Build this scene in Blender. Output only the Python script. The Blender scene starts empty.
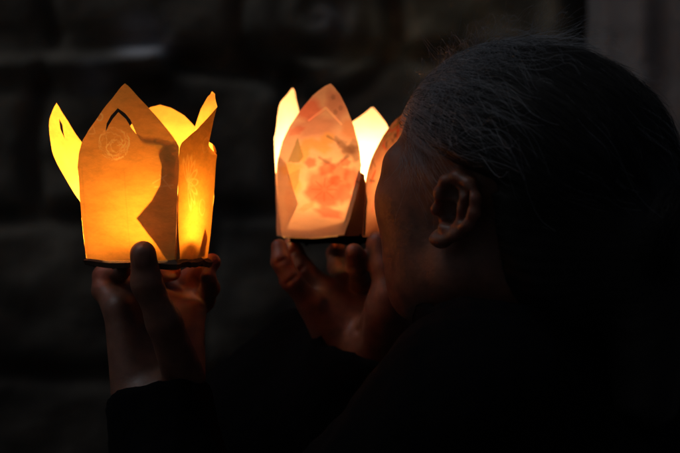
import bpy, bmesh, math, random
import numpy as np
from mathutils import Vector
from mathutils.geometry import delaunay_2d_cdt

random.seed(7)
rng = np.random.default_rng(11)
scene = bpy.context.scene
COL = scene.collection
R = math.radians

# ------------------------------------------------------------------ camera
ZC = 1.40
LENS = 100.0
K = 36.0 / (LENS * 680.0)
cam_d = bpy.data.cameras.new('camera')
cam_d.lens = LENS
cam_d.sensor_width = 36
cam_d.clip_start = 0.05
cam_d.clip_end = 200
cam_d.dof.use_dof = True
cam_d.dof.focus_distance = 1.425
cam_d.dof.aperture_fstop = 6.0
cam = bpy.data.objects.new('camera', cam_d)
COL.objects.link(cam)
cam.location = (0, 0, ZC)
cam.rotation_euler = (R(90), 0, 0)
scene.camera = cam


def px(x, y, D):
    """where the place's point at distance D was surveyed in the photo"""
    return np.array([(x - 340) * K * D, D, ZC - (y - 226.5) * K * D])


# ------------------------------------------------------------------ tags
def tag(o, label=None, cat=None, group=None, kind=None):
    if label: o['label'] = label
    if cat: o['category'] = cat
    if group: o['group'] = group
    if kind: o['kind'] = kind
    return o


def empty(name, loc, rz=0.0):
    o = bpy.data.objects.new(name, None)
    o.location = loc
    o.rotation_euler = (0, 0, rz)
    o.empty_display_size = .05
    COL.objects.link(o)
    return o


def link(name, me, mat, parent=None, world=True):
    o = bpy.data.objects.new(name, me)
    if mat: me.materials.append(mat)
    COL.objects.link(o)
    if parent is not None:
        o.parent = parent
        if world:   # geometry given in world coordinates
            p = parent
            off = Vector((0, 0, 0))
            while p is not None:
                off += p.location
                p = p.parent
            o.location = -off
    return o


def mesh_from(verts, faces, name, smooth=True):
    me = bpy.data.meshes.new(name)
    me.from_pydata([tuple(v) for v in verts] if not isinstance(verts, np.ndarray) else verts.tolist(), [],
                   faces if not isinstance(faces, np.ndarray) else faces.tolist())
    me.update()
    if smooth:
        me.polygons.foreach_set('use_smooth', [True] * len(me.polygons))
    return me


# ------------------------------------------------------------------ materials
def new_mat(name):
    m = bpy.data.materials.new(name)
    m.use_nodes = True
    nt = m.node_tree
    for n in list(nt.nodes): nt.nodes.remove(n)
    out = nt.nodes.new('ShaderNodeOutputMaterial')
    return m, nt, out


def principled(name, col, rough=.6, noise=None, bump=None, attr=None, **kw):
    m, nt, out = new_mat(name)
    b = nt.nodes.new('ShaderNodeBsdfPrincipled')
    b.inputs['Base Color'].default_value = (*col, 1)
    b.inputs['Roughness'].default_value = rough
    for k, v in kw.items():
        b.inputs[k.replace('_', ' ')].default_value = v
    nt.links.new(b.outputs[0], out.inputs[0])
    tc = nt.nodes.new('ShaderNodeTexCoord')
    src = None
    if noise:
        sc, lo, hi = noise
        n = nt.nodes.new('ShaderNodeTexNoise')
        n.inputs['Scale'].default_value = sc
        n.inputs['Detail'].default_value = 6
        nt.links.new(tc.outputs['Object'], n.inputs['Vector'])
        rp = nt.nodes.new('ShaderNodeValToRGB')
        rp.color_ramp.elements[0].position = .3
        rp.color_ramp.elements[1].position = .72
        rp.color_ramp.elements[0].color = (*[c * lo for c in col], 1)
        rp.color_ramp.elements[1].color = (*[min(1, c * hi) for c in col], 1)
        nt.links.new(n.outputs['Fac'], rp.inputs[0])
        src = rp.outputs[0]
    if attr:
        a = nt.nodes.new('ShaderNodeAttribute')
        a.attribute_name = attr
        if src is None:
            src = a.outputs['Color']
        else:
            mx = nt.nodes.new('ShaderNodeMix')
            mx.data_type = 'RGBA'
            mx.blend_type = 'MULTIPLY'
            mx.inputs[0].default_value = 1
            nt.links.new(src, mx.inputs[6])
            nt.links.new(a.outputs['Color'], mx.inputs[7])
            src = mx.outputs[2]
    if src is not None:
        nt.links.new(src, b.inputs['Base Color'])
    if bump:
        sc, st, dist = bump
        n = nt.nodes.new('ShaderNodeTexNoise')
        n.inputs['Scale'].default_value = sc
        n.inputs['Detail'].default_value = 8
        nt.links.new(tc.outputs['Object'], n.inputs['Vector'])
        bp = nt.nodes.new('ShaderNodeBump')
        bp.inputs['Strength'].default_value = st
        bp.inputs['Distance'].default_value = dist
        nt.links.new(n.outputs['Fac'], bp.inputs['Height'])
        nt.links.new(bp.outputs[0], b.inputs['Normal'])
    return m


def paper_mat(name, col, fibre=.12, trans=.5, tcol=None, gloss=.0):
    """thin paper that lets the candle through; the printed inks are in the mesh attribute «ink»"""
    m, nt, out = new_mat(name)
    L = nt.links.new
    tc = nt.nodes.new('ShaderNodeTexCoord')
    a = nt.nodes.new('ShaderNodeAttribute'); a.attribute_name = 'ink'
    n1 = nt.nodes.new('ShaderNodeTexNoise')
    n1.inputs['Scale'].default_value = 55; n1.inputs['Detail'].default_value = 8; n1.inputs['Roughness'].default_value = .7
    mp = nt.nodes.new('ShaderNodeMapping'); mp.inputs['Scale'].default_value = (1, 1, 2.2)
    mp.inputs['Rotation'].default_value = (.5, .6, 0)
    L(tc.outputs['Object'], mp.inputs[0]); L(mp.outputs[0], n1.inputs['Vector'])
    rp = nt.nodes.new('ShaderNodeMapRange')
    rp.inputs['From Min'].default_value = .3; rp.inputs['From Max'].default_value = .7
    rp.inputs['To Min'].default_value = 1 - fibre; rp.inputs['To Max'].default_value = 1 + fibre
    L(n1.outputs['Fac'], rp.inputs['Value'])

    def chain(c):
        mx = nt.nodes.new('ShaderNodeMix'); mx.data_type = 'RGBA'; mx.blend_type = 'MULTIPLY'
        mx.inputs[0].default_value = 1; mx.inputs[6].default_value = (*c, 1)
        L(a.outputs['Color'], mx.inputs[7])
        m2 = nt.nodes.new('ShaderNodeVectorMath'); m2.operation = 'SCALE'
        L(mx.outputs[2], m2.inputs[0]); L(rp.outputs[0], m2.inputs['Scale'])
        return m2.outputs[0]
    d = nt.nodes.new('ShaderNodeBsdfDiffuse'); t = nt.nodes.new('ShaderNodeBsdfTranslucent')
    L(chain(col), d.inputs['Color']); L(chain(tcol or col), t.inputs['Color'])
    bp = nt.nodes.new('ShaderNodeBump'); bp.inputs['Strength'].default_value = .25; bp.inputs['Distance'].default_value = .0015
    L(n1.outputs['Fac'], bp.inputs['Height'])
    L(bp.outputs[0], d.inputs['Normal'])
    mix = nt.nodes.new('ShaderNodeMixShader'); mix.inputs[0].default_value = trans
    L(d.outputs[0], mix.inputs[1]); L(t.outputs[0], mix.inputs[2])
    L(mix.outputs[0], out.inputs[0])
    return m


def emit_mat(name, col, strength):
    m, nt, out = new_mat(name)
    e = nt.nodes.new('ShaderNodeEmission')
    e.inputs[0].default_value = (*col, 1); e.inputs[1].default_value = strength
    nt.links.new(e.outputs[0], out.inputs[0])
    return m


M_skin = principled('skin', (.165, .068, .040), .5, noise=(90, .72, 1.2), bump=(300, .3, .0009),
                    Subsurface_Weight=.75, Subsurface_Scale=.017, Subsurface_Radius=(1.0, .22, .08))
M_hair = principled('dark_hair', (.010, .009, .0085), .5, Specular_IOR_Level=.22)
M_grey = principled('grey_hair', (.23, .24, .265), .38)
M_cloth = principled('black_cloth', (.0034, .0034, .004), .95, bump=(600, .3, .001), Specular_IOR_Level=.05)
M_trouser = principled('dark_trouser_cloth', (.015, .015, .018), .95)
M_shoe = principled('black_shoe_leather', (.012, .011, .01), .5)
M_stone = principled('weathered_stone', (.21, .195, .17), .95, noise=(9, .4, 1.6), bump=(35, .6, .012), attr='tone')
M_pillar_stand_in = principled('pale_stand_in', (.25, .222, .212), .95, noise=(7, .7, 1.25), bump=(30, .5, .01))
M_ground = principled('stone_paving', (.11, .105, .1), .95, noise=(5, .6, 1.3), bump=(25, .5, .01))
M_gold = paper_mat('golden_paper', (.88, .60, .13), fibre=.17, trans=.075, tcol=(.93, .415, .04))
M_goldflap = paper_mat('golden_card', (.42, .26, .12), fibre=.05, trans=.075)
M_dark = paper_mat('brown_card', (.06, .03, .02), fibre=.05, trans=.004)
M_white = paper_mat('printed_rice_paper', (.88, .80, .66), fibre=.08, trans=.105, tcol=(.94, .62, .41))
M_whiteflap = paper_mat('rice_paper_fold', (.86, .78, .62), fibre=.05, trans=.75)
M_base = paper_mat('thin_brown_paper', (.30, .13, .07), fibre=.1, trans=.10, tcol=(.80, .26, .10))
M_board = principled('brown_cardboard', (.06, .032, .018), .9)
M_wax = principled('candle_wax', (.8, .74, .6), .5, Subsurface_Weight=.3, Subsurface_Scale=.01)
M_tin = principled('candle_tin', (.6, .6, .6), .35, Metallic=1.0)
M_wick = principled('burnt_wick', (.01, .01, .01), .9)
FL_L, FL_R = 1250.0, 850.0
M_flame_l = emit_mat('candle_flame_gold', (1.0, .50, .17), FL_L)
M_flame_r = emit_mat('candle_flame_pale', (1.0, .54, .21), FL_R)


# ------------------------------------------------------------------ signed distance modelling
def ell(P, c, r, A=None):
    p = P - np.asarray(c)
    if A is not None: p = p @ A
    r = np.asarray(r, float)
    k0 = np.linalg.norm(p / r, axis=1)
    k1 = np.linalg.norm(p / (r * r), axis=1) + 1e-9
    return k0 * (k0 - 1) / k1


def cone(P, a, b, ra, rb):
    a = np.asarray(a, float); b = np.asarray(b, float)
    ba = b - a
    t = np.clip(((P - a) @ ba) / (ba @ ba), 0, 1)
    return np.linalg.norm(P - a - t[:, None] * ba, axis=1) - (ra + t * (rb - ra))


def smin(a, b, k):
    h = np.clip(.5 + .5 * (b - a) / k, 0, 1)
    return b * (1 - h) + a * h - k * h * (1 - h)


def smax(a, b, k):
    return -smin(-a, -b, k)


def wob(P, freq, seed, n=5):
    g = np.random.default_rng(seed)
    o = np.zeros(len(P))
    for i in range(n):
        v = g.normal(size=3); v /= np.linalg.norm(v)
        o += np.sin(P @ (v * freq * (.7 + .8 * g.random())) + g.random() * 7)
    return o / n


def surface(f, lo, hi, h, B=8):
    """sparse sampling of a distance field and naive surface nets"""
    lo = np.asarray(lo, float); hi = np.asarray(hi, float)
    nb = np.maximum(1, np.ceil((hi - lo) / (h * B))).astype(int)
    n = nb * B
    ax = [lo[i] + h * np.arange(n[i]) for i in range(3)]
    bc = [lo[i] + h * (np.arange(nb[i]) * B + (B - 1) / 2) for i in range(3)]
    G = np.stack(np.meshgrid(*bc, indexing='ij'), -1).reshape(-1, 3)
    dc = f(G)
    D = np.empty(tuple(n), np.float32)
    V = D.reshape(nb[0], B, nb[1], B, nb[2], B)
    V[:] = dc.reshape(nb[0], 1, nb[1], 1, nb[2], 1)
    near = np.argwhere((np.abs(dc) < B * h * .87 * 1.7 + .006).reshape(tuple(nb)))
    oo = np.stack(np.meshgrid(*[np.arange(B)] * 3, indexing='ij'), -1).reshape(-1, 3)
    step = max(1, 300000 // len(oo))
    for s in range(0, len(near), step):
        bl = near[s:s + step]
        idx = (bl[:, None, :] * B + oo[None]).reshape(-1, 3)
        D[idx[:, 0], idx[:, 1], idx[:, 2]] = f(lo + idx * h)
    S = D < 0
    c = np.zeros(tuple(n - 1), np.int8)
    for i in (0, 1):
        for j in (0, 1):
            for k in (0, 1):
                c += S[i:n[0] - 1 + i, j:n[1] - 1 + j, k:n[2] - 1 + k]
    act = (c > 0) & (c < 8)
    cells = np.argwhere(act)
    vid = np.full(tuple(n - 1), -1, np.int32)
    vid[act] = np.arange(len(cells))
    acc = np.zeros((len(cells), 3)); cnt = np.zeros(len(cells))
    cor = [(i, j, k) for i in (0, 1) for j in (0, 1) for k in (0, 1)]
    for a in cor:
        for x in range(3):
            if a[x] == 0:
                b = list(a); b[x] = 1
                da = D[cells[:, 0] + a[0], cells[:, 1] + a[1], cells[:, 2] + a[2]].astype(float)
                db = D[cells[:, 0] + b[0], cells[:, 1] + b[1], cells[:, 2] + b[2]].astype(float)
                m = (da < 0) != (db < 0)
                t = np.where(m, da / np.where(m, da - db, 1), 0)
                p = np.array(a, float)[None] + 0 * acc
                p[:, x] = t
                acc[m] += p[m]; cnt[m] += 1
    verts = lo + (cells + acc / cnt[:, None]) * h
    faces = []
    for x in range(3):
        u, w = (x + 1) % 3, (x + 2) % 3
        sl0 = [slice(None)] * 3; sl1 = [slice(None)] * 3
        sl0[x] = slice(0, -1); sl1[x] = slice(1, None)
        A0 = S[tuple(sl0)]; A1 = S[tuple(sl1)]
        e = np.argwhere(A0 != A1)
        ok = (e[:, u] > 0) & (e[:, w] > 0) & (e[:, u] < n[u] - 1) & (e[:, w] < n[w] - 1)
        e = e[ok]
        fl = A0[e[:, 0], e[:, 1], e[:, 2]]
        q = []
        for du, dw in ((1, 1), (0, 1), (0, 0), (1, 0)):
            cc = e.copy(); cc[:, u] -= du; cc[:, w] -= dw
            q.append(vid[cc[:, 0], cc[:, 1], cc[:, 2]])
        q = np.stack(q, 1)
        q[~fl] = q[~fl][:, ::-1]
        faces.append(q)
    faces = np.concatenate(faces)
    faces = faces[(faces >= 0).all(1)]
    return verts, faces


# ------------------------------------------------------------------ the woman: skeleton
TH = R(36)
HO = px(505, 213, 1.40)                                # between the ears
HF = np.array([-math.cos(TH), math.sin(TH), 0.0])      # where the face looks
HL = np.array([-math.sin(TH), -math.cos(TH), 0.0])     # her left
HU = np.array([0, 0, 1.0])
pit = R(10)
HF, HU = HF * math.cos(pit) + HU * math.sin(pit), HU * math.cos(pit) - HF * math.sin(pit)
HM = np.stack([HF, HL, HU], 1)


def to_head(P): return (P - HO) @ HM
def from_head(q): return HO + np.asarray(q) @ HM.T


BF = np.array([-.935, .355, 0]); BL = np.array([-.355, -.935, 0])
CH = np.array([.160, 1.46, 1.10])
SH_L = np.array([.092, 1.310, 1.272]); SH_R = np.array([.215, 1.61, 1.25])
EL_L = np.array([-.100, 1.385, 1.080]); EL_R = np.array([-.010, 1.69, 1.10])
WR_L = px(158, 410, 1.455); WR_R = px(368, 358, 1.60)
NECK_T = from_head((-.02, 0, -.05)); NECK_B = np.array([.150, 1.425, 1.285])


def hand(P, wrist, knuckles, fingers, thumb, rad, palm_up, creases=False):
    d = None
    for kx, w0 in zip(knuckles, np.linspace(-1, 1, 4)):
        c = cone(P, wrist[0] + (wrist[1] - wrist[0]) * (w0 * .5 + .5), kx, .0170, .0118)
        d = c if d is None else smin(d, c, .016)
    base, mcp, ip, tip = thumb
    th = cone(P, base, mcp, .0165, .0125)
    d = smin(d, th, .014)
    for (kx, (a, b, t)), rr in zip(zip(knuckles, fingers), rad):
        f = cone(P, kx, a, rr * 1.12, rr)
        f = smin(f, cone(P, a, b, rr * 1.02, rr * .92), .004)
        f = smin(f, cone(P, b, t, rr * .94, rr * .78), .004)
        d = smin(d, f, .0065)
        for p_, q_ in ((a, kx), (b, a)) if creases else ():          # creases over the finger joints
            dr = p_ - q_; dr = dr / np.linalg.norm(dr)
            sd = np.cross(dr, (0, 1.0, 0)); sd /= np.linalg.norm(sd) + 1e-6
            c0 = p_ + np.array([0, -rr * .98, 0])
            d = smax(d, -cone(P, c0 - sd * rr * .6, c0 + sd * rr * .6, .0012, .0012), .0022)
    t1 = smin(cone(P, mcp, ip, .0118, .0112), cone(P, ip, tip, .0112, .0098), .005)
    d = smin(d, t1, .008)
    return d


# left hand, under the golden lantern
LH = dict(
    wrist=(px(134, 404, 1.465), px(184, 404, 1.462)),
    knuckles=[px(119, 310, 1.478), px(140, 304, 1.503), px(165, 306, 1.515), px(190, 316, 1.508)],
    fingers=[(px(104, 290, 1.495), px(104, 276, 1.500), px(122, 271, 1.490)),
             (px(134, 284, 1.530), px(150, 273, 1.528), px(172, 272, 1.508)),
             (px(176, 286, 1.538), px(200, 272, 1.525), px(212, 262, 1.492)),
             (px(203, 302, 1.528), px(210, 288, 1.510), px(208, 277, 1.486))],
    thumb=(px(184, 376, 1.442), px(164, 322, 1.410), px(147, 284, 1.400), px(143, 254, 1.3975)),
    rad=(.0092, .0095, .0090, .0080))
# right hand, under the printed lantern
RH = dict(
    wrist=(px(340, 352, 1.605), px(392, 352, 1.59)),
    knuckles=[px(312, 305, 1.590), px(327, 292, 1.612), px(345, 287, 1.632), px(362, 290, 1.640)],
    fingers=[(px(291, 280, 1.575), px(281, 261, 1.575), px(279, 247, 1.580)),
             (px(302, 268, 1.610), px(293, 252, 1.615), px(291, 245, 1.620)),
             (px(338, 268, 1.672), px(336, 254, 1.682), px(338, 246, 1.668)),
             (px(362, 279, 1.606), px(357, 266, 1.578), px(354, 252, 1.562))],
    thumb=(px(396, 326, 1.575), px(388, 294, 1.562), px(384, 268, 1.566), px(378, 243, 1.570)),
    rad=(.0088, .0090, .0088, .0095))

LNAIL_A = np.stack([np.array([1, 0, 0.]), np.array([0, 1., 0]), np.array([0, 0, 1.])], 1)


def f_lhand(P):
    d = hand(P, palm_up=None, **LH)
    nail_c = px(142.5, 258, 1.3885)
    d = smin(d, ell(P, nail_c, (.0066, .0016, .0082), LNAIL_A), .0012)
    d = smin(d, cone(P, px(184, 302, 1.530), px(203, 290, 1.532), .0110, .0095), .010)      # flesh between the fingers
    d = smin(d, cone(P, px(121, 308, 1.490), px(128, 284, 1.512), .0110, .0095), .010)
    # palm creases and knuckle folds
    for a, b in ((px(150, 352, 1.440), px(188, 346, 1.440)), (px(150, 300, 1.388), px(158, 298, 1.388))):
        d = smax(d, -cone(P, a, b, .0018, .0018), .002)
    return d


def f_rhand(P):
    d = hand(P, palm_up=None, creases=True, **RH)
    d = smin(d, cone(P, px(372, 345, 1.588), px(384, 312, 1.566), .017, .017), .012)   # ball of the thumb
    for a, b in ((px(318, 322, 1.570), px(352, 302, 1.590)), (px(322, 332, 1.572), px(356, 330, 1.575)), (px(356, 342, 1.570), px(362, 312, 1.566))):
        d = smax(d, -cone(P, a, b, .0030, .0030), .004)
    return d


def f_ear(q):
    """left ear, q in head coordinates (forward, left, up)"""
    tl = R(12); flare = R(6)
    eb = np.array([-math.cos(flare) * math.cos(tl), math.sin(flare), -math.cos(flare) * math.sin(tl)])
    eu = np.array([-math.sin(tl), .10, math.cos(tl)]); eu /= np.linalg.norm(eu)
    eb -= eu * (eb @ eu); eb /= np.linalg.norm(eb)
    en = np.cross(eb, eu)
    if en[1] < 0: en = -en
    M = np.stack([eb, eu, en], 1)
    e = (q - np.array([.012, .0735, .003])) @ M
    s = 1.10
    e = e / (s * np.array([1, .80, 1]))

    def chain(pts, r, z=.0):
        dd = None
        for (a, b) in zip(pts[:-1], pts[1:]):
            ra = a[2] if len(a) > 2 else r; rb = b[2] if len(b) > 2 else r
            c = cone(e, (a[0], a[1], z), (b[0], b[1], z), ra, rb)
            dd = c if dd is None else smin(dd, c, .004)
        return dd
    plate = ell(e, (.014, .006, -.003), (.016, .029, .0045))
    d = plate
    helix = chain([(.004, .003), (.001, .012), (.003, .023), (.011, .031), (.021, .030), (.029, .021), (.0315, .010), (.029, -.002), (.022, -.014, .0035), (.014, -.023, .0040), (.008, -.026, .0045)], .0040, .0025)
    d = smin(d, helix, .004)
    anti = chain([(.013, .023), (.020, .016), (.0215, .007), (.019, -.004), (.012, -.013)], .0034, .001)
    d = smin(d, anti, .004)
    d = smax(d, -ell(e, (.0105, -.001, .004), (.0090, .0110, .0105)), .002)        # concha
    d = smax(d, -ell(e, (.011, .015, .005), (.0065, .0075, .0080)), .002)          # cymba
    d = smax(d, -ell(e, (.0255, .012, .0045), (.0026, .014, .0055)), .0015)        # scapha
    d = smin(d, ell(e, (.0005, -.003, .002), (.0034, .005, .0035)), .004)        # tragus
    d = smin(d, ell(e, (.012, -.014, .001), (.005, .004, .0045)), .004)          # antitragus
    d = smin(d, ell(e, (.009, -.025, .000), (.0070, .0075, .0038)), .004)         # lobe
    return d * s * .9


def f_face(q, ear=True):
    s = q.copy(); s[:, 1] = np.abs(s[:, 1])           # both halves of the face
    d = ell(q, (-.006, 0, .045), (.094, .075, .080))
    d = smin(d, ell(q, (.034, 0, -.014), (.054, .057, .070)), .03)
    d = smin(d, ell(s, (.0600, .038, -.002), (.026, .024, .026)), .022)      # cheekbone
    d = smin(d, ell(s, (.040, .032, -.044), (.030, .028, .040)), .025)     # cheek
    d = smin(d, cone(s, (.004, .048, -.046), (.056, .014, -.074), .016, .015), .025)   # jaw
    d = smin(d, ell(q, (.064, 0, -.074), (.015, .019, .013)), .016)        # chin
    d = smin(d, cone(s, (.082, .012, .028), (.070, .044, .026), .010, .010), .014)     # brow
    d = smax(d, -ell(s, (.103, .028, .008), (.014, .015, .010)), .012)     # eye socket
    d = smin(d, ell(s, (.079, .028, .008), (.0115, .0125, .0105)), .004)   # closed lids
    d = smax(d, -cone(s, (.0925, .019, .004), (.087, .040, .005), .0012, .0008), .002)
    n = smin(cone(q, (.088, 0, .016), (.096, 0, -.026), .007, .0095), ell(s, (.090, .012, -.029), (.009, .008, .0075)), .006)
    d = smin(d, n, .010)
    d = smin(d, ell(q, (.080, 0, -.046), (.010, .021, .006)), .006)        # upper lip
    d = smin(d, ell(q, (.076, 0, -.056), (.010, .018, .006)), .006)        # lower lip
    d = smax(d, -cone(s, (.090, 0, -.051), (.078, .022, -.0515), .0012, .0008), .003)
    for a, b in (((.086, .020, -.034), (.076, .034, -.055)), ((.074, .050, .012), (.062, .058, .006)), ((.074, .050, .006), (.060, .058, -.004))):
        d = smax(d, -cone(s, a, b, .0013, .0010), .004)                    # age lines
    d = d + .0007 * wob(q, 75, 31) + .0004 * wob(q, 190, 32)
    if ear: d = smin(d, f_ear(s), .006)
    return d


def f_head(P):
    q = to_head(P)
    d = f_face(q)
    nb = to_head(np.array([NECK_B]))[0]
    d = smin(d, cone(q, (-.018, 0, -.045), nb, .050, .056), .03)
    return d


def f_trunk(P):
    A = np.stack([BF, BL, [0, 0, 1.0]], 1)
    d = ell(P, CH, (.085, .145, .20), A)
    d = smin(d, cone(P, NECK_B, CH + (0, 0, .1), .055, .07), .05)
    d = smin(d, cone(P, NECK_B, SH_L, .045, .042), .04)
    d = smin(d, cone(P, NECK_B, SH_R, .045, .042), .04)
    for s, e, w in ((SH_L, EL_L, WR_L), (SH_R, EL_R, WR_R)):
        d = smin(d, cone(P, s, e, .042, .034), .03)
        d = smin(d, cone(P, e, w, .034, .023), .02)
    return d


def group_of(f, pts, m):
    pts = np.asarray(pts)
    lo = pts.min(0) - m; hi = pts.max(0) + m

    def g(P):
        dd = np.linalg.norm(np.maximum(np.maximum(lo - P, P - hi), 0), axis=1)
        out = dd + .03
        i = dd < .03
        if i.any(): out[i] = f(P[i])
        return out
    return g


g_l = group_of(f_lhand, [p for p in LH['knuckles']] + [x for f in LH['fingers'] for x in f] + list(LH['thumb']) + list(LH['wrist']), .03)
g_r = group_of(f_rhand, [p for p in RH['knuckles']] + [x for f in RH['fingers'] for x in f] + list(RH['thumb']) + list(RH['wrist']), .03)
g_h = group_of(f_head, [from_head((.1, .08, .13)), from_head((-.1, -.08, -.13)), from_head((-.1, .08, .13)), from_head((.1, -.08, -.13)), from_head((.1, .08, -.13)), from_head((-.1, .08, -.1)), NECK_B], .02)


def f_body(P):
    d = f_trunk(P)
    d = smin(d, g_h(P), .02)
    d = smin(d, g_l(P), .012)
    d = smin(d, g_r(P), .012)
    return d


person = empty('person', (float(CH[0]), float(CH[1]), 0))
tag(person, 'woman in a black jacket with greying tied back hair holding up both paper lanterns', 'person')

v, f = surface(f_body, (-.21, 1.20, 1.04), (.32, 1.74, 1.57), .0017)
body = link('body', mesh_from(v, f, 'body'), M_skin, person)


# jacket -------------------------------------------------------------
def f_jacket(P):
    A = np.stack([BF, BL, [0, 0, 1.0]], 1)
    d = ell(P, CH + (0, 0, -.10), (.125, .180, .36), A)
    d = smin(d, ell(P, CH + BF * -.060 + (0, 0, -.01), (.105, .17, .21), A), .06)         # rounded back
    d = smin(d, cone(P, NECK_B + (0, 0, -.02), SH_L, .062, .060), .04)
    d = smin(d, cone(P, NECK_B + (0, 0, -.02), SH_R, .062, .060), .04)
    d = smin(d, cone(P, SH_L, EL_L, .062, .054), .04)
    d = smin(d, cone(P, SH_R, EL_R, .062, .056), .04)
    fl = cone(P, EL_L, WR_L + (0, 0, .012), .056, .041)
    fr = cone(P, EL_R, WR_R + (0, 0, -.004), .060, .050)
    fr = smin(fr, cone(P, px(335, 372, 1.635), px(240, 470, 1.69), .030, .068), .05)   # loose hanging cloth of the sleeve
    fr = smin(fr, cone(P, px(292, 330, 1.665), px(250, 430, 1.69), .016, .060), .05)
    # openings at the wrists
    vl = (WR_L - EL_L); vl /= np.linalg.norm(vl)
    vr = (WR_R - EL_R); vr /= np.linalg.norm(vr)
    fl = smax(fl, (P - (WR_L + vl * .010)) @ vl, .006)
    fr = smax(fr, np.minimum((P - (WR_R + vr * .020)) @ vr, 1.0 - 0 * P[:, 0]), .006)
    fl = smax(fl, -cone(P, WR_L - vl * .03, WR_L + vl * .06, .033, .0345), .003)
    fr = smax(fr, -cone(P, WR_R - vr * .03, WR_R + vr * .06, .041, .041), .003)
    d = smin(d, fl, .03)
    d = smin(d, fr, .03)
    # collar
    ca = NECK_B + np.array([-.004, -.008, -.02]); cb = np.array([.128, 1.402, 1.352])
    ax = cb - ca; ax /= np.linalg.norm(ax)
    col = cone(P, ca, cb + ax * .05, .082, .074)
    tilt = ax * .95 + HL * 0 + np.array([.16, 0, 0]); tilt /= np.linalg.norm(tilt)
    col = smax(col, (P - cb) @ tilt, .005)
    d = smin(d, col, .03)
    d = smax(d, -cone(P, ca + ax * .03, cb + ax * .09, .064, .069), .004)
    d = np.maximum(d, .80 - P[:, 2])
    d = d + .0045 * wob(P, 42, 3) + .0026 * wob(P * (1, 1, .45), 150, 4) + .0012 * wob(P, 300, 14)
    return d


v, f = surface(f_jacket, (-.26, 1.12, .78), (.42, 1.84, 1.40), .004)
jacket = link('jacket', mesh_from(v, f, 'jacket'), M_cloth, person)


def f_trousers(P):
    d = None
    for s in (1, -1):
        hip = np.array([CH[0], CH[1], .86]) + BL * .085 * s
        kn = np.array([CH[0], CH[1], .46]) + BL * .090 * s + BF * .02
        an = np.array([CH[0], CH[1], .10]) + BL * .095 * s
        c = smin(cone(P, hip, kn, .095, .075), cone(P, kn, an, .075, .062), .03)
        d = c if d is None else smin(d, c, .03)
    d = smin(d, ell(P, (CH[0], CH[1], .90), (.12, .12, .10)), .05)
    d = np.maximum(d, .055 - P[:, 2])
    return d + .004 * wob(P, 40, 9)


v, f = surface(f_trousers, (-.08, 1.2, .03), (.40, 1.72, 1.02), .009)
link('trousers', mesh_from(v, f, 'trousers'), M_trouser, person)
for s in (1, -1):
    base = np.array([CH[0], CH[1], 0]) + BL * .095 * s

    def f_shoe(P):
        d = cone(P, base + BF * -.05 + (0, 0, .04), base + BF * .13 + (0, 0, .03), .040, .038)
        d = smin(d, cone(P, base + (0, 0, .04), base + (0, 0, .10), .040, .046), .03)
        return np.maximum(np.maximum(d, .004 - P[:, 2]), P[:, 2] - .10)
    v, f = surface(f_shoe, base + (-.24, -.2, -.01), base + (.2, .2, .12), .006)
    link('shoe', mesh_from(v, f, 'shoe'), M_shoe, person)

# hair -----------------------------------------------------------------
HC = np.array([-.020, 0, .036]); HR = np.array([.108, .086, .091])
BUN = np.array([-.122, -.004, .004])


def hairline(u):
    """how far forward the hair grows at height u"""
    return np.interp(u, [-.10, -.07, -.045, -.012, .012, .028, .036, .046, .060, .080, .100, .14], [-.06, -.046, -.034, -.031, -.030, -.022, .014, .050, .070, .078, .085, .10])


def f_hair(P):
    q = to_head(P)
    d = ell(q, HC, HR)
    d = smin(d, cone(q, (-.06, 0, -.03), BUN, .055, .030), .04)
    g = (q[:, 0] - hairline(q[:, 2]) + .008 * (q[:, 2] > .02)) * .8
    d = d + .010 * np.clip(1 + g / .034, 0, 1) ** 2          # thins out towards the hairline
    d = smin(d, np.maximum(f_face(q, False) - .0022, -q[:, 0] - .03), .006)
    d = smin(d, cone(q, BUN + (.004, 0, -.01), BUN + (-.012, 0, -.115), .036, .024), .02)   # hair hanging below the knot
    d = smax(d, g, .006)
    d = smax(d, -(q[:, 2] + np.where(q[:, 0] < -.10, .135, .085)), .02)
    # locks combed towards the bun
    w = q - BUN
    ang = np.arctan2(w[:, 1], w[:, 2] + 1e-6)
    d = d + 0.0003 * np.sin(ang * 46 + 2 * wob(P, 50, 21)) + .0011 * wob(P, 90, 5)
    return d


c8 = np.array([from_head((a, b, c)) for a in (-.17, .12) for b in (-.11, .11) for c in (-.15, .16)])
v, f = surface(f_hair, c8.min(0), c8.max(0), .0026)
hair = link('hair', mesh_from(v, f, 'hair'), M_hair, person)


def f_bun(P):
    q = to_head(P)
    d = ell(q, BUN + (-.006, 0, 0), (.030, .037, .035))
    w = q - BUN
    a = np.arctan2(w[:, 2], w[:, 1]); r = np.hypot(w[:, 1], w[:, 2])
    return d + .0022 * np.sin(a * 2 + r * 420) + .0010 * wob(P, 160, 8)


cb_ = from_head(BUN)
v, f = surface(f_bun, cb_ - .055, cb_ + .055, .002)
link('hair_bun', mesh_from(v, f, 'hair_bun'), M_hair, person)


def strand_curves(name, pts, rad, mat):
    n, k = pts.shape[:2]
    rad = rad[:n]
    cu = bpy.data.hair_curves.new(name)
    cu.add_curves([k] * n)
    cu.attributes['position'].data.foreach_set('vector', pts.astype(np.float32).ravel())
    a = cu.attributes.get('radius') or cu.attributes.new('radius', 'FLOAT', 'POINT')
    rr = np.broadcast_to(np.asarray(rad)[:, None] * np.linspace(1, .45, k)[None], (n, k))
    a.data.foreach_set('value', np.ascontiguousarray(rr, dtype=np.float32).ravel())
    cu.materials.append(mat)
    o = bpy.data.objects.new(name, cu)
    COL.objects.link(o)
    o.parent = person
    o.location = -person.location
    o['kind'] = 'stuff'
    return o


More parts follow.
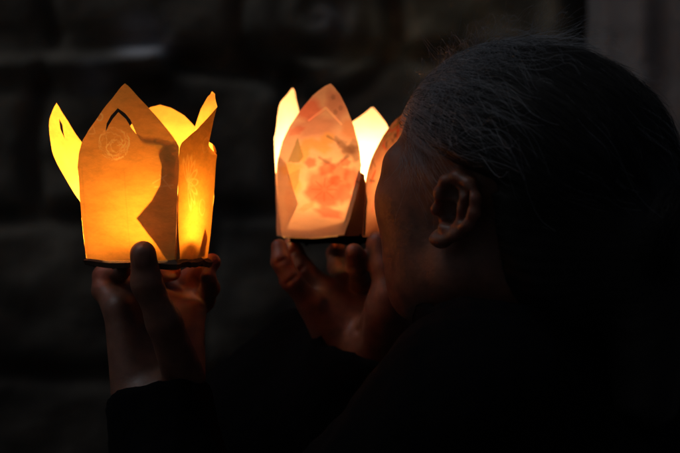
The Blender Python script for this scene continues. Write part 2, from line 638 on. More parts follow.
def comb(n, k, length, lift, jit, sel, seed):
    """strands rooted on the scalp and combed back towards the bun"""
    g = np.random.default_rng(seed)
    roots = []
    while len(roots) < n:
        d = g.normal(size=3); d /= np.linalg.norm(d)
        p = HC + d * HR
        if p[0] < hairline(p[2]) + .005 + .013 * g.random() ** 2 and p[2] > -.075 and sel(p, g): roots.append(p)
    p = np.array(roots)
    L = length * (.5 + g.random(n))
    li = lift * (g.random(n) ** 2)
    ph = g.random((n, 3)) * 6.28
    out = np.zeros((n, k, 3))
    gi = g.integers(0, n, max(24, n // 22))                       # locks: strands share the sway of the nearest guide
    near = np.argmin(((p[:, None, :] - p[gi][None]) ** 2).sum(-1), 1)
    gw = g.normal(size=(len(gi), 3)) * jit; gp = g.random((len(gi), 3)) * 6.28; gl = g.random(len(gi)) ** 2
    wav = gw[near] + g.normal(size=(n, 3)) * jit * .3
    ph = gp[near] + ph * .08
    li = lift * (.6 * gl[near] + .4 * g.random(n) ** 2)
    pull = p[gi][near] - p
    for i in range(k):
        t = i / (k - 1)
        nn = (p - HC) / (HR ** 2); nn /= np.linalg.norm(nn, axis=1)[:, None]
        wv = np.sin(ph + t * np.array([7, 5, 9])) * np.abs(wav)
        out[:, i] = p + nn * (.0008 + li * t ** 1.3)[:, None] + wv * t + pull * .55 * t
        dr = BUN - p + wav * .6
        dr -= nn * np.sum(dr * nn, 1)[:, None]
        dr /= np.linalg.norm(dr, axis=1)[:, None] + 1e-6
        p = p + dr * (L / (k - 1))[:, None]
        e = np.linalg.norm((p - HC) / HR, axis=1)
        p = HC + (p - HC) / e[:, None]
    # lift the ones that would run under the skin
    o2 = out.reshape(-1, 3)
    for _ in range(3):
        d0 = f_face(o2, False)
        m = d0 < .0035
        if not m.any(): break
        pm = o2[m]
        gr = np.stack([f_face(pm + np.eye(3)[x] * .0015, False) - d0[m] for x in range(3)], 1)
        gr /= np.linalg.norm(gr, axis=1)[:, None] + 1e-9
        o2[m] = pm + gr * (.0042 - d0[m])[:, None]
    out = o2.reshape(out.shape)
    # none of them lies across the bare ear
    e_ = (out[:, :, 0] > -.034) & (out[:, :, 0] < .016) & (out[:, :, 2] < .036) & (out[:, :, 2] > -.06)
    out = out[~e_.any(1)]
    return from_head(out.reshape(-1, 3)).reshape(len(out), k, 3)


front = lambda p, g: g.random() < np.clip((p[0] - .012) / .055, .015, 1)
strand_curves('dark_strands', comb(5600, 14, .085, .0035, .004, lambda p, g: True, 1), rng.uniform(.00008, .00016, 5600), M_hair)
strand_curves('grey_strands', comb(3000, 14, .050, .005, .0024, front, 2), rng.uniform(.00004, .00009, 3000), M_grey)
top = lambda p, g: p[2] > .03 and p[0] > -.035 and g.random() < np.clip((p[2] - .03) / .08, .1, 1) * np.clip((p[0] + .03) / .07, .03, 1)
strand_curves('flyaway_strands', comb(800, 16, .055, .042, .012, top, 3), rng.uniform(.00007, .00013, 800), M_grey)
# a few loose hairs that fall over the temple and the cheek
g_ = np.random.default_rng(15)
n_, k_ = 240, 12
W0 = np.zeros((n_, k_, 3))
p = np.stack([g_.uniform(.020, .064, n_), g_.uniform(.060, .075, n_), g_.uniform(.032, .066, n_)], 1)
dv = np.stack([g_.normal(-.7, .5, n_), np.zeros(n_), -1 + 0 * g_.random(n_)], 1)
Ls = np.where(g_.random(n_) < .8, g_.uniform(.010, .028, n_), g_.uniform(.03, .06, n_))
for i in range(k_):
    for _ in range(2):
        d0 = f_face(p, False)
        gr = np.stack([f_face(p + np.eye(3)[x] * .0015, False) - d0 for x in range(3)], 1)
        gr /= np.linalg.norm(gr, axis=1)[:, None] + 1e-9
        p = p - gr * (d0 - .0012 - .002 * i / k_)[:, None]
    W0[:, i] = p
    dv[:, 0] += g_.normal(0, .16, n_)
    p = p + dv * (Ls / k_)[:, None]
strand_curves('loose_strands', from_head(W0.reshape(-1, 3)).reshape(n_, k_, 3), g_.uniform(.00006, .00010, n_), M_grey)
# loose strands round the bun and nape
g_ = np.random.default_rng(5)
n_, k_ = 420, 14
ba = g_.random(n_) * 6.28
br = .026 + .016 * g_.random(n_)
L0 = np.zeros((n_, k_, 3))
for i in range(k_):
    t = i / (k_ - 1)
    a = ba + t * (1.2 + g_.random(n_))
    L0[:, i] = BUN + np.stack([-.004 - .028 * np.sqrt(np.clip(1 - (br / .043) ** 2, 0, 1)) - .008 * t * g_.random(n_), br * np.cos(a) * (1 + .1 * t), br * np.sin(a) * (1 + .1 * t)], 1)
strand_curves('bun_strands', from_head(L0.reshape(-1, 3)).reshape(n_, k_, 3), g_.uniform(.00008, .00015, n_), M_hair)


# ------------------------------------------------------------------ lanterns
def inside(poly, P):
    x, y = P[:, 0], P[:, 1]
    r = np.zeros(len(P), bool)
    n = len(poly)
    for i in range(n):
        x0, y0 = poly[i]; x1, y1 = poly[(i + 1) % n]
        c = ((y0 > y) != (y1 > y))
        with np.errstate(divide='ignore', invalid='ignore'):
            xi = (x1 - x0) * (y - y0) / (y1 - y0 + 1e-12) + x0
        r ^= c & (x < xi)
    return r


def seg_d(P, a, b):
    a = np.asarray(a, float); b = np.asarray(b, float); ba = b - a
    t = np.clip(((P - a) @ ba) / (ba @ ba + 1e-12), 0, 1)
    return np.linalg.norm(P - a - t[:, None] * ba, axis=1)


def edge_d(poly, P):
    d = np.full(len(P), 9.0)
    for i in range(len(poly)):
        d = np.minimum(d, seg_d(P, poly[i], poly[(i + 1) % len(poly)]))
    return d


def densify(poly, h):
    o = []
    for i in range(len(poly)):
        a = np.array(poly[i]); b = np.array(poly[(i + 1) % len(poly)])
        n = max(1, int(np.linalg.norm(b - a) / h))
        for k in range(n): o.append(a + (b - a) * k / n)
    return np.array(o)


def sheet(poly, holes, h, bend, ink, name):
    """a flat cut sheet of paper, triangulated inside its outline, then bent into place"""
    ob = densify(poly, h)
    q_ = np.stack([ob[:, 0], ob[:, 1], 0 * ob[:, 0]], 1)
    ob = ob + .00022 * np.stack([wob(q_, 420, 5), wob(q_, 380, 6)], 1) + .00035 * np.stack([wob(q_, 130, 7), wob(q_, 120, 8)], 1)
    poly = ob
    vs = [ob]; es = []; n0 = 0

    def ring(r):
        nonlocal n0
        m = len(r)
        es.extend([(n0 + i, n0 + (i + 1) % m) for i in range(m)])
        n0 += m
    ring(ob)
    hb = [densify(q, h * .6) for q in holes]
    for q in hb: vs.append(q); ring(q)
    lo = ob.min(0); hi = ob.max(0)
    X, Y = np.meshgrid(np.arange(lo[0], hi[0], h), np.arange(lo[1], hi[1], h))
    X[::2] += h / 2
    G = np.stack([X.ravel(), Y.ravel()], 1)
    ok = inside(poly, G) & (edge_d(poly, G) > h * .55)
    for q in holes: ok &= ~inside(q, G) & (edge_d(q, G) > h * .5)
    vs.append(G[ok])
    V = np.concatenate(vs)
    r = delaunay_2d_cdt([Vector(p) for p in V], es, [], 0, 1e-7)
    P = np.array([(p.x, p.y) for p in r[0]])
    F = np.array(r[2])
    cen = P[F].mean(1)
    keep = inside(poly, cen)
    for q in holes: keep &= ~inside(q, cen)
    F = F[keep]
    me = mesh_from(bend(P), F, name)
    col = np.ones((len(P), 4)); col[:, :3] = ink(P) if ink else 1
    a = me.color_attributes.new('ink', 'FLOAT_COLOR', 'POINT')
    a.data.foreach_set('color', col.astype(np.float32).ravel())
    return me


ZV = .084


def prof(z):
    """half side of the square cup at height z"""
    return np.interp(z, [0, .02, .05, .084, .14], [.0355, .0375, .0395, .0410, .0405])


def bender(nrm, flare=0, cup=0, twist=0, fold=0, bulge=.002, seed=0, off=0.0, ztip=.134, z0=ZV - .012, early=False):
    nrm = np.array(nrm); tan = np.array([-nrm[1], nrm[0]])     # along the side, counter-clockwise

    def b(P):
        a, z = P[:, 0], P[:, 1]
        hw = prof(z)
        t = np.clip((z - z0) / (ztip - z0), 0, 1)
        u = np.clip(a / hw, -1, 1)
        lock = 1 - np.abs(u) ** 4 * np.clip(1 - t * 3, 0, 1)   # sides stay joined below the petals
        out = hw + bulge * (1 - u ** 2) + flare * (1 - (1 - t) ** 2 if early else t ** 1.7) + cup * u ** 2 * t + twist * a * t ** 2 - fold * np.maximum(a - .016, 0) * np.clip((t - .15) * 3, 0, 1)
        q3 = np.stack([a, z, np.zeros(len(a))], 1)
        out = out + lock * ((.0009 + .0012 * t) * wob(q3, 95, seed) + .0004 * wob(q3, 260, seed + 1)) - off
        # a flaring petal keeps its length, so its tip comes down
        zz = z - np.abs(flare) * .42 * t ** 2.2
        k = np.minimum(1, (prof(z) - off) / prof(z))
        xy = nrm[None] * out[:, None] + tan[None] * (a * k)[:, None]
        return np.stack([xy[:, 0], xy[:, 1], zz + .002], 1)
    return b


def smooth_noise(P, f, seed):
    return wob(np.stack([P[:, 0], P[:, 1], np.zeros(len(P))], 1), f, seed, 7)


def lantern(name, loc, phi, outlines, bends, holes, inks, flaps, paper, flap_mat, flame_mat, flame_xy, hs, bw=.0352, lift=0.0, base_mat=None):
    root = empty(name, loc, 0)
    n0 = np.array([-math.sin(phi), -math.cos(phi)])
    nr = np.array([math.cos(phi), -math.sin(phi)])
    normals = [n0, nr, -n0, -nr]                 # front, right, back, left as seen in the photo
    for i in range(4):
        me = sheet(outlines[i], holes.get(i, []), hs[i], bender(normals[i], seed=31 * i + int(1000 * loc[1]), **bends[i]), inks.get(i), 'paper_panel')
        p = link('paper_panel', me, paper, root, world=False)
        for (poly, off, *fm) in flaps.get(i, []):
            me = sheet(poly, [], .0016, bender(normals[i], seed=31 * i + int(1000 * loc[1]), **{**bends[i], 'off': off}), None, 'folded_flap')
            fo = link('folded_flap', me, fm[0] if fm else flap_mat, p, world=False)
    # bottom board with a turned-up rim
    bm = bmesh.new()
    c = [n0 * s0 + nr * s1 for s0, s1 in ((1, 1), (1, -1), (-1, -1), (-1, 1))]
    per = []
    for a_, b_ in zip(c, c[1:] + c[:1]):
        for k in range(16): per.append(a_ + (b_ - a_) * k / 16)
    per = np.array(per)
    jit = np.stack([per[:, 0], per[:, 1], 0 * per[:, 0]], 1)
    j1 = wob(jit, 5.5, 3) + .7 * wob(jit, 14, 4); j2 = wob(jit, 7, 5) + .7 * wob(jit, 15, 6)
    rr = []
    for s_, z, am in ((.0330, .0052, 0), (.0338, .0044, 0), (bw, .0002, 1), (bw - .0012, -.0036, 1.3), (.0320, -.0026, 0)):
        rr.append([bm.verts.new((p[0] * (s_ + am * .0013 * u), p[1] * (s_ + am * .0013 * u), z + am * .0017 * v_)) for p, u, v_ in zip(per, j1, j2)])
    m_ = len(per)
    for A, B_ in zip(rr[:-1], rr[1:]):
        for i in range(m_): bm.faces.new((A[i], A[(i + 1) % m_], B_[(i + 1) % m_], B_[i]))
    bm.faces.new(rr[0][::-1]); bm.faces.new(rr[-1])
    bmesh.ops.recalc_face_normals(bm, faces=bm.faces)
    me = bpy.data.meshes.new('base_board'); bm.to_mesh(me); bm.free()
    link('base_board', me, base_mat or M_board, root, world=False)
    # tealight

    def lathe(pr, n=28):
        vs, fs = [], []
        for r_, z in pr:
            for k in range(n):
                a = 2 * math.pi * k / n
                vs.append((flame_xy[0] + r_ * math.cos(a), flame_xy[1] + r_ * math.sin(a), z + (lift if z > .010 else 0)))
        for j in range(len(pr) - 1):
            for k in range(n):
                fs.append((j * n + k, j * n + (k + 1) % n, (j + 1) * n + (k + 1) % n, (j + 1) * n + k))
        return mesh_from(vs, fs, 'lathe')
    can = link('candle', lathe([(.0001, .017), (.012, .0165), (.0180, .0175), (.0180, .0030), (.0001, .0030)]), M_wax, root, world=False)
    link('tin_cup', lathe([(.0001, .0026), (.0186, .0026), (.0190, .0190), (.0194, .0190), (.0190, .0024)]), M_tin, can, world=False)
    link('wick', lathe([(.0006, .0165), (.0006, .0225), (.0001, .0230)], 8), M_wick, can, world=False)
    link('flame', lathe([(.0001, .0205), (.0024, .0225), (.0036, .0275), (.0034, .0340), (.0024, .0410), (.0011, .0470), (.0001, .0510)], 16), flame_mat, can, world=False)
    return root


def mirror(p): return [(-a, z) for a, z in p][::-1]


def body_outline(petal, n=10, zr=None, zl=None):
    """bottom edge, both sides following the cup, then the given petal (right to left)"""
    right = [(float(prof(z)), float(z)) for z in np.linspace(0, zr or ZV, n)]
    left = [(-float(prof(z)), float(z)) for z in np.linspace(0, zl or ZV, n)[::-1]]
    return right + petal + left


# --- golden lantern, photo-left.  a runs left to right on the front side
SL = K * 1.41
phiL = R(16)
cxL = px(148, 262, 1.45)
def fl_(x, y):   # front side of the golden lantern, surveyed in the photo
    return ((x - 131.5) * SL / math.cos(phiL), (263 - y) * SL)


petL_front = [(.0385, .0885), (.0290, .1010), (.0140, .1180), (.0025, .1305), (.0000, .1325), (-.0030, .1300), (-.0180, .1130), (-.0300, .0985), (-.0360, .0900), (-.0395, .0800), (-.0408, .0700)]
petL_right = [(.0390, .0890), (.0378, .1050), (.0355, .1200), (.0320, .1320), (.0285, .1360), (.0245, .1335), (.0195, .1255), (.0160, .1205), (.0090, .1150), (-.0120, .1005), (-.0385, .0875)]
petL_back = [(.0395, .0900), (.0340, .1050), (.0270, .1170), (.0190, .1245), (.0110, .1268), (.0020, .1235), (-.0100, .1160), (-.0240, .1020), (-.0330, .0930), (-.0390, .0890)]
petL_left = [(.0365, .0700), (.0345, .0850), (.0280, .1020), (.0180, .1180), (.0080, .1310), (.0035, .1345), (-.0020, .1310), (-.0140, .1180), (-.0270, .1010), (-.0370, .0880)]
slit = [fl_(*p) for p in ((110.5, 134), (111.5, 126), (116, 118), (123.5, 110.5), (131, 116), (136, 122.5), (142, 137), (137, 131), (131.5, 121.5), (124, 114.5), (118, 121), (113.5, 128))]
# narrow the cut in the left petal
slit_l = [(-.0040, .113), (.0000, .1195), (.0012, .108), (-.0018, .098)]


def ink_gold(P):
    o = np.ones((len(P), 3))
    g = np.zeros(len(P))
    c = np.array(fl_(119, 146))
    q = P - c
    r = np.linalg.norm(q, axis=1); an = np.arctan2(q[:, 1], q[:, 0])
    R0 = .0118
    gs = np.random.default_rng(21)
    for k in range(15):
        cx_, cy_ = gs.normal(0, R0 * .26, 2)
        ra = R0 * gs.uniform(.28, .95) if k > 3 else R0 * gs.uniform(.86, 1.04)
        if k <= 3: cx_, cy_ = cx_ * .25, cy_ * .25
        ex = gs.uniform(.7, 1.2); a1 = gs.uniform(-3, 3); sp = gs.uniform(1.2, 2.6) if k > 3 else 2.9
        qq = q - (cx_, cy_); aa = np.arctan2(qq[:, 1] * ex, qq[:, 0])
        rr_ = np.hypot(qq[:, 0], qq[:, 1] * ex)
        da = np.abs((aa - a1 + math.pi) % (2 * math.pi) - math.pi)
        wl = ra * (1 + .05 * np.sin(aa * 7 + k) + .03 * np.sin(aa * 17 + 3 * k))
        g = np.maximum(g, np.clip(1.25 - np.abs(rr_ - wl) / (.0004 + .00022 * np.sin(aa * 5 + k)), 0, 1) * np.clip((sp - da) * 3, 0, 1) * gs.uniform(.4, 1) * (r < R0 * 1.08))
    q = P - np.array(fl_(104, 119)); r = np.linalg.norm(q, axis=1)
    g = np.maximum(g, .8 * np.clip(1.2 - np.abs(r - .0026) / .0008, 0, 1))
    for a, b in (((91, 134), (97, 128)), ((97, 128), (99, 135)), ((92, 136), (98, 136)), ((158, 186), (172, 178)), ((160, 190), (178, 188)), ((165, 178), (176, 192))):
        g = np.maximum(g, .5 * np.clip(1.2 - seg_d(P, fl_(*a), fl_(*b)) / .0006, 0, 1))
    o += g[:, None] * np.array([.22, .75, 2.2]) * .9
    # creases and diagonal laid lines of the paper
    for a, b, w, s in (((129, 175), (134, 262), .0005, .10), ((84, 170), (88, 262), .0008, .10), ((75, 205), (140, 262), .0006, .04), ((92, 180), (160, 258), .0006, .03)):
        o *= (1 - s * np.clip(1.3 - seg_d(P, fl_(*a), fl_(*b)) / w, 0, 1))[:, None]
    o *= (1 + .05 * smooth_noise(P, 160, 3))[:, None]
    return o


def ink_gold_side(P):
    o = np.ones((len(P), 3)); g = np.zeros(len(P))
    c = np.array((-.020, .058))
    for k in range(9):
        a0 = -1.2 + k * .42
        m = c + np.array([math.cos(a0), math.sin(a0)]) * .011
        q = P - m; ca, sa = math.cos(a0), math.sin(a0)
        l = np.stack([q[:, 0] * ca + q[:, 1] * sa, -q[:, 0] * sa + q[:, 1] * ca], 1)
        e = np.abs(np.hypot(l[:, 0] / .0095, l[:, 1] / .0026) - 1)
        g = np.maximum(g, np.clip(1.2 - e / .28, 0, 1))
    for c in ((.012, .040), (.010, .088)):
        r = np.linalg.norm(P - np.array(c), axis=1)
        g = np.maximum(g, .6 * np.clip(1.2 - np.abs(r - .006) / .0009, 0, 1))
    o += g[:, None] * np.array([.15, .5, 1.6]) * .7
    return o * (1 + .06 * smooth_noise(P, 150, 6))[:, None]


flapL = [fl_(*p) for p in ((164, 160), (172, 152), (184, 150), (185, 262), (177, 264), (170, 258), (160, 244), (141.5, 221), (158, 204), (166, 190), (168, 172))]
bandL = [fl_(*p) for p in ((139, 139), (150, 146), (166, 147), (176, 150), (176, 156), (165, 153), (150, 151))]
goldL = lantern('paper_lantern', tuple(cxL), phiL,
                [body_outline(petL_front, zl=.062), body_outline(petL_right), body_outline(petL_back), body_outline(petL_left, zr=.050)],
                [dict(flare=.002, cup=-.002, bulge=.003), dict(flare=.014, cup=.0, fold=1.0, bulge=.001), dict(flare=.014, cup=-.004), dict(flare=.032, cup=-.002, z0=.044, early=True, ztip=.130)],
                {0: [slit], 3: [slit_l]}, {0: ink_gold, 1: ink_gold_side},
                {0: [(flapL, .0026), (bandL, .0026)], 1: [([(.012, .003), (.028, .003), (.030, .016), (.022, .024)], .0012)]},
                M_gold, M_goldflap, M_flame_l, (.010, -.008), [.0005, .0006, .0016, .0012], .0388)  # board widened past the cup to shade the hand beneath
tag(goldL, 'golden yellow paper lantern with straight pointed petals and a cut slit', 'lantern', 'paper lanterns held up by the woman')

# --- printed lantern, photo-right
SR = K * 1.585
phiR = R(17)
cxR = px(334.5, 239, 1.62)
def fr_(x, y):
    return ((x - 321.2) * SR / math.cos(phiR), (240 - y) * SR)


outR_front = [fr_(*p) for p in ((275.5, 239), (310, 241), (344, 238), (350, 222), (356, 202), (361, 182), (362, 168), (360, 150), (355, 131), (348, 113), (341, 98), (336, 91), (332.5, 87.5), (327, 90), (316, 99), (303, 113), (291, 129), (283, 145), (278, 163), (275.5, 180), (275.5, 205))]
petR_r = [(.0395, .0900), (.0380, .1010), (.0320, .1120), (.0240, .1220), (.0130, .1310), (.0070, .1335), (.0010, .1300), (-.0110, .1170), (-.0220, .1040), (-.0305, .0880), (-.0355, .0700), (-.0380, .0560)]
petR_l = [(.0385, .0860), (.0360, .1000), (.0260, .1140), (.0120, .1230), (.0010, .1290), (-.0045, .1300), (-.0100, .1275), (-.0220, .1130), (-.0385, .0900)]
petR_b = [(.0380, .0780), (.0200, .0880), (.0000, .1000), (-.0140, .1100), (-.0190, .1145), (-.0215, .1145), (-.0270, .1085), (-.0340, .1000), (-.0385, .0920)]


def blot(P, x, y, rx, ry, rot, seed, soft=.55):
    c = np.array(fr_(x, y)); q = P - c
    ca, sa = math.cos(rot), math.sin(rot)
    l = np.stack([(q[:, 0] * ca + q[:, 1] * sa) / (rx * SR), (-q[:, 0] * sa + q[:, 1] * ca) / (ry * SR)], 1)
    r = np.hypot(l[:, 0], l[:, 1]); an = np.arctan2(l[:, 1], l[:, 0])
    e = r * (1 + .09 * np.sin(an * 5 + seed) + .03 * np.sin(an * 9 + 2 * seed))
    return np.clip((1 - e) / soft + .5, 0, 1)


PINK = (.90, .25, .19); RED = (.86, .13, .07); GREEN = (.34, .36, .16); DARK = (.20, .15, .13); YEL = (.95, .74, .34); TAN = (.80, .56, .40); ORG = (.92, .48, .22); MAUVE = (.62, .28, .26)


def ink_flowers(P):
    o = np.ones((len(P), 3)) * np.array([1, .88, .74])

    def put(m, col, s=1.0):
        nonlocal o
        m = (m * s)[:, None]
        o = o * (1 - m) + np.array(col) * m
    put(blot(P, 311, 113, 13, 10, .3, 1), PINK, .7)
    put(blot(P, 338, 108, 9, 14, .45, 2), MAUVE, .55)
    for x, y in ((335, 101), (342, 112), (337, 116)): put(blot(P, x, y, 2.2, 2.6, 0, x), DARK, .35)
    put(blot(P, 318, 130, 22, 10, .1, 3), MAUVE, .5)
    put(blot(P, 352, 132, 9, 10, 0, 5), ORG, .55)
    put(blot(P, 298, 134, 9, 4, .3, 5), RED, .40)
    for x, y, rx, ry, ro in ((310, 148, 9, 6, .5), (324, 150, 10, 6, -.4), (330, 142, 7, 6, .2), (306, 158, 8, 5, 1.1), (292, 172, 13, 6, .1), (296, 184, 6, 13, .2)):
        put(blot(P, x, y, rx, ry, ro, x), YEL, .85)
    put(inside([fr_(*p) for p in ((300, 141), (306, 160), (301, 166), (289, 165))], P).astype(float), GREEN, .75)
    put(inside([fr_(*p) for p in ((289, 178), (302, 172), (300, 186), (296, 194))], P).astype(float), GREEN, .5)
    for x, y, rx, ry, ro in ((322, 187, 12, 12, 0), (333, 194, 13, 11, .4), (316, 196, 9, 8, 0), (328, 203, 10, 7, 0), (345, 196, 7, 9, 0)):
        put(blot(P, x, y, rx * 1.12, ry * 1.12, ro, y), PINK, .76)
    for x, y, rx, ry, ro in ((329, 172, 8, 6, .4), (341, 176, 10, 8, -.3), (352, 182, 8, 10, 0), (337, 184, 6, 5, 0), (313, 166, 6, 5, 0), (347, 166, 5, 4, 0)):
        put(blot(P, x, y, rx, ry, ro, x + y), RED, .6)
    for x, y, rx, ry in ((350, 156, 7, 6), (344, 148, 5, 4), (356, 148, 4, 5), (329, 165, 6, 3)): put(blot(P, x, y, rx, ry, .4, x), DARK, .38)
    put(blot(P, 330, 216, 14, 5, -.2, 8), PINK, .7)
    put(blot(P, 308, 210, 9, 3, .4, 9), ORG, .45)
    put(blot(P, 290, 205, 5, 12, .1, 9), ORG, .2)
    for a, b, w in (((322, 161), (336, 170), 2.0), ((338, 142), (352, 156), 2.2), ((346, 154), (362, 153), 3.0), ((352, 150), (358, 162), 2.4), ((340, 168), (349, 160), 1.6), ((330, 140), (340, 146), 1.4)):
        put(np.clip(1.5 - seg_d(P, fr_(*a), fr_(*b)) / (w * SR) * (1 + .9 * smooth_noise(P, 500, 77)), 0, 1), DARK, .55)
    put(np.clip(1.3 - seg_d(P, fr_(358, 185), fr_(364, 190)) / (1.2 * SR), 0, 1), DARK, .6)
    # petal veins
    for k in range(8):
        a0 = k * .8
        put(np.clip(1.2 - seg_d(P, fr_(326 + 3 * math.cos(a0), 193 + 3 * math.sin(a0)), fr_(326 + 12 * math.cos(a0), 193 + 11 * math.sin(a0))) / (.8 * SR), 0, 1), RED, .5)
    # the edge of the turned-in tip shows as a thin pale line
    ln = np.minimum(seg_d(P, fr_(311, 124), fr_(328, 111.5)), seg_d(P, fr_(328, 111.5), fr_(343, 128)))
    o *= (1 + .55 * np.clip(1.3 - ln / (.9 * SR), 0, 1))[:, None]
    return o * (1 + .06 * smooth_noise(P, 200, 12))[:, None]


def ink_side(P):
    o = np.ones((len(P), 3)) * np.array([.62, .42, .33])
    g = np.random.default_rng(4)
    for k in range(60):
        c = np.array([g.uniform(-.036, .036), g.uniform(.02, .128)])
        a0 = g.uniform(0, 3.14); l = g.uniform(.003, .009)
        e = np.array([math.cos(a0), math.sin(a0)]) * l
        w = g.uniform(.0006, .0022)
        m = (np.clip(1.3 - seg_d(P, c - e, c + e) / w, 0, 1) * g.uniform(.6, .95))[:, None]
        col = np.array((DARK, DARK, MAUVE, RED, GREEN)[k % 5])
        o = o * (1 - m) + col * m
    return o


flapR = [fr_(*p) for p in ((360, 174), (367, 178), (369.5, 205), (366, 239), (338, 239.5), (344, 226), (352, 202))]
bandR = [fr_(*p) for p in ((276, 241), (277, 226), (285, 228), (310, 230), (345, 222), (351, 218), (345, 239), (310, 242))]
triR = [fr_(*p) for p in ((277.5, 160), (287, 168), (299, 206), (285, 228), (277, 226))]
tipR = [fr_(*p) for p in ((328, 112), (343, 128), (352, 128), (330, 139), (300, 139), (288, 133), (311, 124))]
sideR = body_outline(petR_r, zl=.046)
lanR = lantern('paper_lantern', tuple(cxR), phiR,
               [outR_front, sideR, body_outline(petR_b), body_outline(petR_l)],
               [dict(flare=.000, cup=-.010, bulge=.004), dict(flare=.038, cup=-.002, z0=.046), dict(flare=.008, cup=-.003), dict(flare=-.004, cup=-.002)],
               {}, {0: ink_flowers, 1: ink_side},
               {0: [(bandR, .0036), (triR, .0040), (flapR, .0022, M_dark)]},
               M_white, M_whiteflap, M_flame_r, (.004, .004), [.0005, .0008, .0016, .0016], .0326, .012, M_base)
tag(lanR, 'pale paper lantern printed with pink flowers, held beside the cheek of the woman', 'lantern', 'paper lanterns held up by the woman')


# ------------------------------------------------------------------ the place
def grid_mesh(name, xs, zs, hf, y0, tone=None):
    X, Z = np.meshgrid(xs, zs)
    P = np.stack([X.ravel(), Z.ravel()], 1)
    hgt = hf(P)
    V = np.stack([P[:, 0], y0 - hgt, P[:, 1]], 1)
    nx = len(xs)
    i = np.arange(len(zs) - 1)[:, None] * nx + np.arange(nx - 1)[None]
    F = np.stack([i, i + 1, i + nx + 1, i + nx], -1).reshape(-1, 4)
    me = mesh_from(V, F, name)
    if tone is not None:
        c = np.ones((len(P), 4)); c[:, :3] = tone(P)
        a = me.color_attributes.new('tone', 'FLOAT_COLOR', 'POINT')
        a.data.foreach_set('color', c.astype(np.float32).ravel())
    return me


DW = 2.75
def wpx(x, y): return ((x - 340) * K * DW, ZC - (y - 226.5) * K * DW)


courses = [0.0]
while courses[-1] < 2.9: courses.append(courses[-1] + random.uniform(.21, .29))
joint = [sorted(random.uniform(-2.6, 2.6) for _ in range(13)) for _ in courses]


def wall_h(P):
    x, z = P[:, 0], P[:, 1]
    q = np.stack([x, z, 0 * x], 1)
    h = .014 * wob(q, 9, 1) + .008 * wob(q, 24, 2) + .004 * wob(q, 70, 3)
    dj = np.full(len(P), 9.0)
    for c, js in zip(courses, joint):
        zz = c + .012 * np.sin(x * 3.1 + c * 9)
        dj = np.minimum(dj, np.abs(z - zz))
    for k in range(len(courses) - 1):
        m = (z >= courses[k]) & (z < courses[k + 1])
        for xj in joint[k]:
            dj[m] = np.minimum(dj[m], np.abs(x[m] - xj - .01 * np.sin(z[m] * 20 + k)))
    h -= .035 * np.exp(-(dj / .014) ** 2)
    # string course that runs along the left half, sagging a little
    zl = wpx(0, 50)[1] - .010 * (x + 1)
    m = np.clip((wpx(172, 0)[0] + .0 - x) / .02, 0, 1)
    m = m * np.interp(x, [wpx(0, 0)[0], wpx(85, 0)[0], wpx(125, 0)[0]], [.30, .45, 1.0]) * (1 + .35 * wob(q, 22, 17))
    h += m * (.075 * np.exp(-((z - zl + .008) / .016) ** 4) - .05 * np.exp(-((z - zl + .045) / .014) ** 2) - .03 * np.exp(-((z - zl - .03) / .012) ** 2))
    # dark undercut over the next row of stones
    zu = np.interp(x, [wpx(165, 0)[0], wpx(230, 0)[0], wpx(270, 0)[0], wpx(305, 0)[0], wpx(330, 0)[0]], [wpx(0, 61)[1], wpx(0, 68)[1], wpx(0, 70)[1], wpx(0, 80)[1], wpx(0, 100)[1]])
    m = np.clip((x - wpx(160, 0)[0]) / .03, 0, 1) * np.clip((wpx(325, 0)[0] - x) / .03, 0, 1)
    h -= m * .07 * np.exp(-((z - zu) / .014) ** 2)
    # carved round boss
    c = wpx(318, 18)
    r = np.hypot(x - c[0], z - c[1]); an = np.arctan2(z - c[1], x - c[0])
    h += np.where(r < .11, .018 + .011 * np.sin(r * 150 + an + 1.3 * wob(q, 18, 12)) * np.clip((.11 - r) / .03, 0, 1) * (.55 + .6 * wob(q, 28, 13)), 0)
    h -= .03 * np.exp(-((r - .115) / .012) ** 2)
    # engaged shaft
    xs_ = wpx(560, 0)[0]
    h += .05 * np.clip(1 - ((x - xs_) / .03) ** 4, 0, 1) * np.clip((z - 1.60) / .04, 0, 1)
    return h


def wall_tone(P):
    x, z = P[:, 0], P[:, 1]
    q = np.stack([x, z, 0 * x], 1)
    o = np.ones((len(P), 3)) * np.array([.62, .575, .51])
    n = .5 + .5 * wob(q, 30, 6)
    n2 = .5 + .5 * wob(q, 75, 7)

    def patch(cx, cy, rx, ry, col, s):
        c = wpx(cx, cy)
        r = np.hypot((x - c[0]) / (rx * K * DW), (z - c[1]) / (ry * K * DW))
        m = np.clip(1.35 - r + .55 * (n - .5) + .4 * (n2 - .5), 0, 1) ** 1.3 * s
        o[:] = o * (1 - m[:, None]) + np.array(col) * m[:, None]
    patch(145, 50, 30, 12, (2.4, 2.6, 3.2), .9)     # ledge highlight painted into the stone colour; pale stains follow
    patch(140, 30, 26, 16, (1.3, 1.4, 1.7), .7)
    patch(98, 78, 26, 18, (1.7, 1.9, 2.4), .8)
    patch(262, 92, 40, 14, (1.0, 1.0, .95), .7)
    for cx, cy in ((383, 22), (440, 32), (398, 45), (360, 58), (480, 15), (505, 40), (430, 8)): patch(cx, cy, 22, 13, (2.6, 2.2, 1.45), .85)  # lichen
    patch(440, 40, 120, 70, (1.7, 1.45, 1.02), .75)
    patch(330, 22, 22, 22, (.95, .95, 1.15), .6)
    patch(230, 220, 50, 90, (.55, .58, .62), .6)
    foot_shade = np.clip((1.36 - z + .26 * (n - .5) + .14 * (n2 - .5)) / .12, 0, 1) * .62     # shade over the lower wall, painted into the stone colour
    return o * (1 - foot_shade)[:, None]


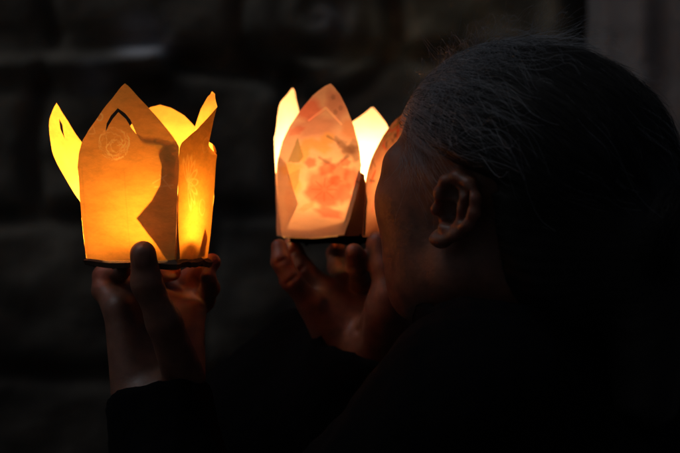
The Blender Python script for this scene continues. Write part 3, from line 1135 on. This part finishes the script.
me = grid_mesh('stone_wall', np.arange(-2.2, 2.2, .009), np.concatenate([np.arange(-.02, .9, .03), np.arange(.9, 2.2, .009), np.arange(2.2, 2.9, .03)]), wall_h, DW, wall_tone)
# close it into a real wall: back, ends and top
bm = bmesh.new(); bm.from_mesh(me)
be = [e for e in bm.edges if e.is_boundary]
r_ = bmesh.ops.extrude_edge_only(bm, edges=be)
nv = [g for g in r_['geom'] if isinstance(g, bmesh.types.BMVert)]
for vv in nv: vv.co.y = DW + .45
be = [e for e in bm.edges if e.is_boundary]
bmesh.ops.holes_fill(bm, edges=be, sides=0)
bm.to_mesh(me); bm.free()
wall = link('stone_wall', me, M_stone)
tag(wall, 'dark weathered stone block wall with a carved round boss and pale stains behind the lanterns', 'wall')


def f_pillar_stand_in(P):  # pillar invented for an unclear pale form behind the head
    x = P[:, 0] - .415; y = P[:, 1] - 2.34; z = P[:, 2]
    hw = np.interp(z, [0, .3, .34, .40, 2.2, 2.3, 2.4, 2.6], [.16, .16, .13, .105, .095, .12, .15, .15])
    d = np.maximum(np.abs(x), np.abs(y)) - hw
    d = smax(d, (np.abs(x) + np.abs(y)) * .7071 - hw * 1.22, .02)
    fl = .006 * np.sin(x * 130 + .8 * np.sin(z * 3)) * ((z > .45) & (z < 2.2))
    d = d + fl + .006 * wob(P, 16, 41) + .003 * wob(P, 45, 42)
    d = np.maximum(np.maximum(d, .003 - z), z - 2.6)
    return d


v, f = surface(f_pillar_stand_in, (.22, 2.14, -.02), (.61, 2.54, 2.64), .009)
pil = link('pillar_stand_in', mesh_from(v, f, 'pillar_stand_in'), M_pillar_stand_in)
tag(pil, 'unclear pale grey brown form behind the head of the woman, built as a pillar', 'pillar')

bm = bmesh.new()
bmesh.ops.create_grid(bm, x_segments=40, y_segments=40, size=60)
me = bpy.data.meshes.new('ground'); bm.to_mesh(me); bm.free()
gr = link('ground', me, M_ground)
tag(gr, kind='structure')

# ------------------------------------------------------------------ light: late dusk
SUN_EL, SUN_AZ = R(61), R(-104)            # azimuth from +Y towards +X
w = bpy.data.worlds.new('World')
scene.world = w
w.use_nodes = True
nt = w.node_tree
bg = nt.nodes.get('Background') or nt.nodes.new('ShaderNodeBackground')
sky = nt.nodes.new('ShaderNodeTexSky')
sky.sky_type = 'NISHITA'
sky.sun_disc = False
sky.sun_elevation = SUN_EL
sky.sun_rotation = SUN_AZ
sky.dust_density = 5
sky.ozone_density = .3
nt.links.new(sky.outputs[0], bg.inputs[0])
bg.inputs[1].default_value = .012
sun_d = bpy.data.lights.new('dusk_light', 'SUN')
sun_d.energy = .29
sun_d.angle = R(25)
sun_d.color = (.74, .86, 1.0)
sun = bpy.data.objects.new('dusk_light', sun_d)
COL.objects.link(sun)
dirv = Vector((math.sin(SUN_AZ) * math.cos(SUN_EL), math.cos(SUN_AZ) * math.cos(SUN_EL), math.sin(SUN_EL)))
sun.rotation_euler = dirv.to_track_quat('Z', 'Y').to_euler()
sun.location = (0, 0, 6)

vs = scene.view_settings
vs.view_transform = 'Standard'
vs.look = 'None'
vs.exposure = 0
vs.gamma = 1
vs.use_curve_mapping = False
scene.cycles.max_bounces = 10
scene.cycles.diffuse_bounces = 5
scene.cycles.transmission_bounces = 6
scene.cycles.sample_clamp_indirect = 6
scene.cycles.use_denoising = True
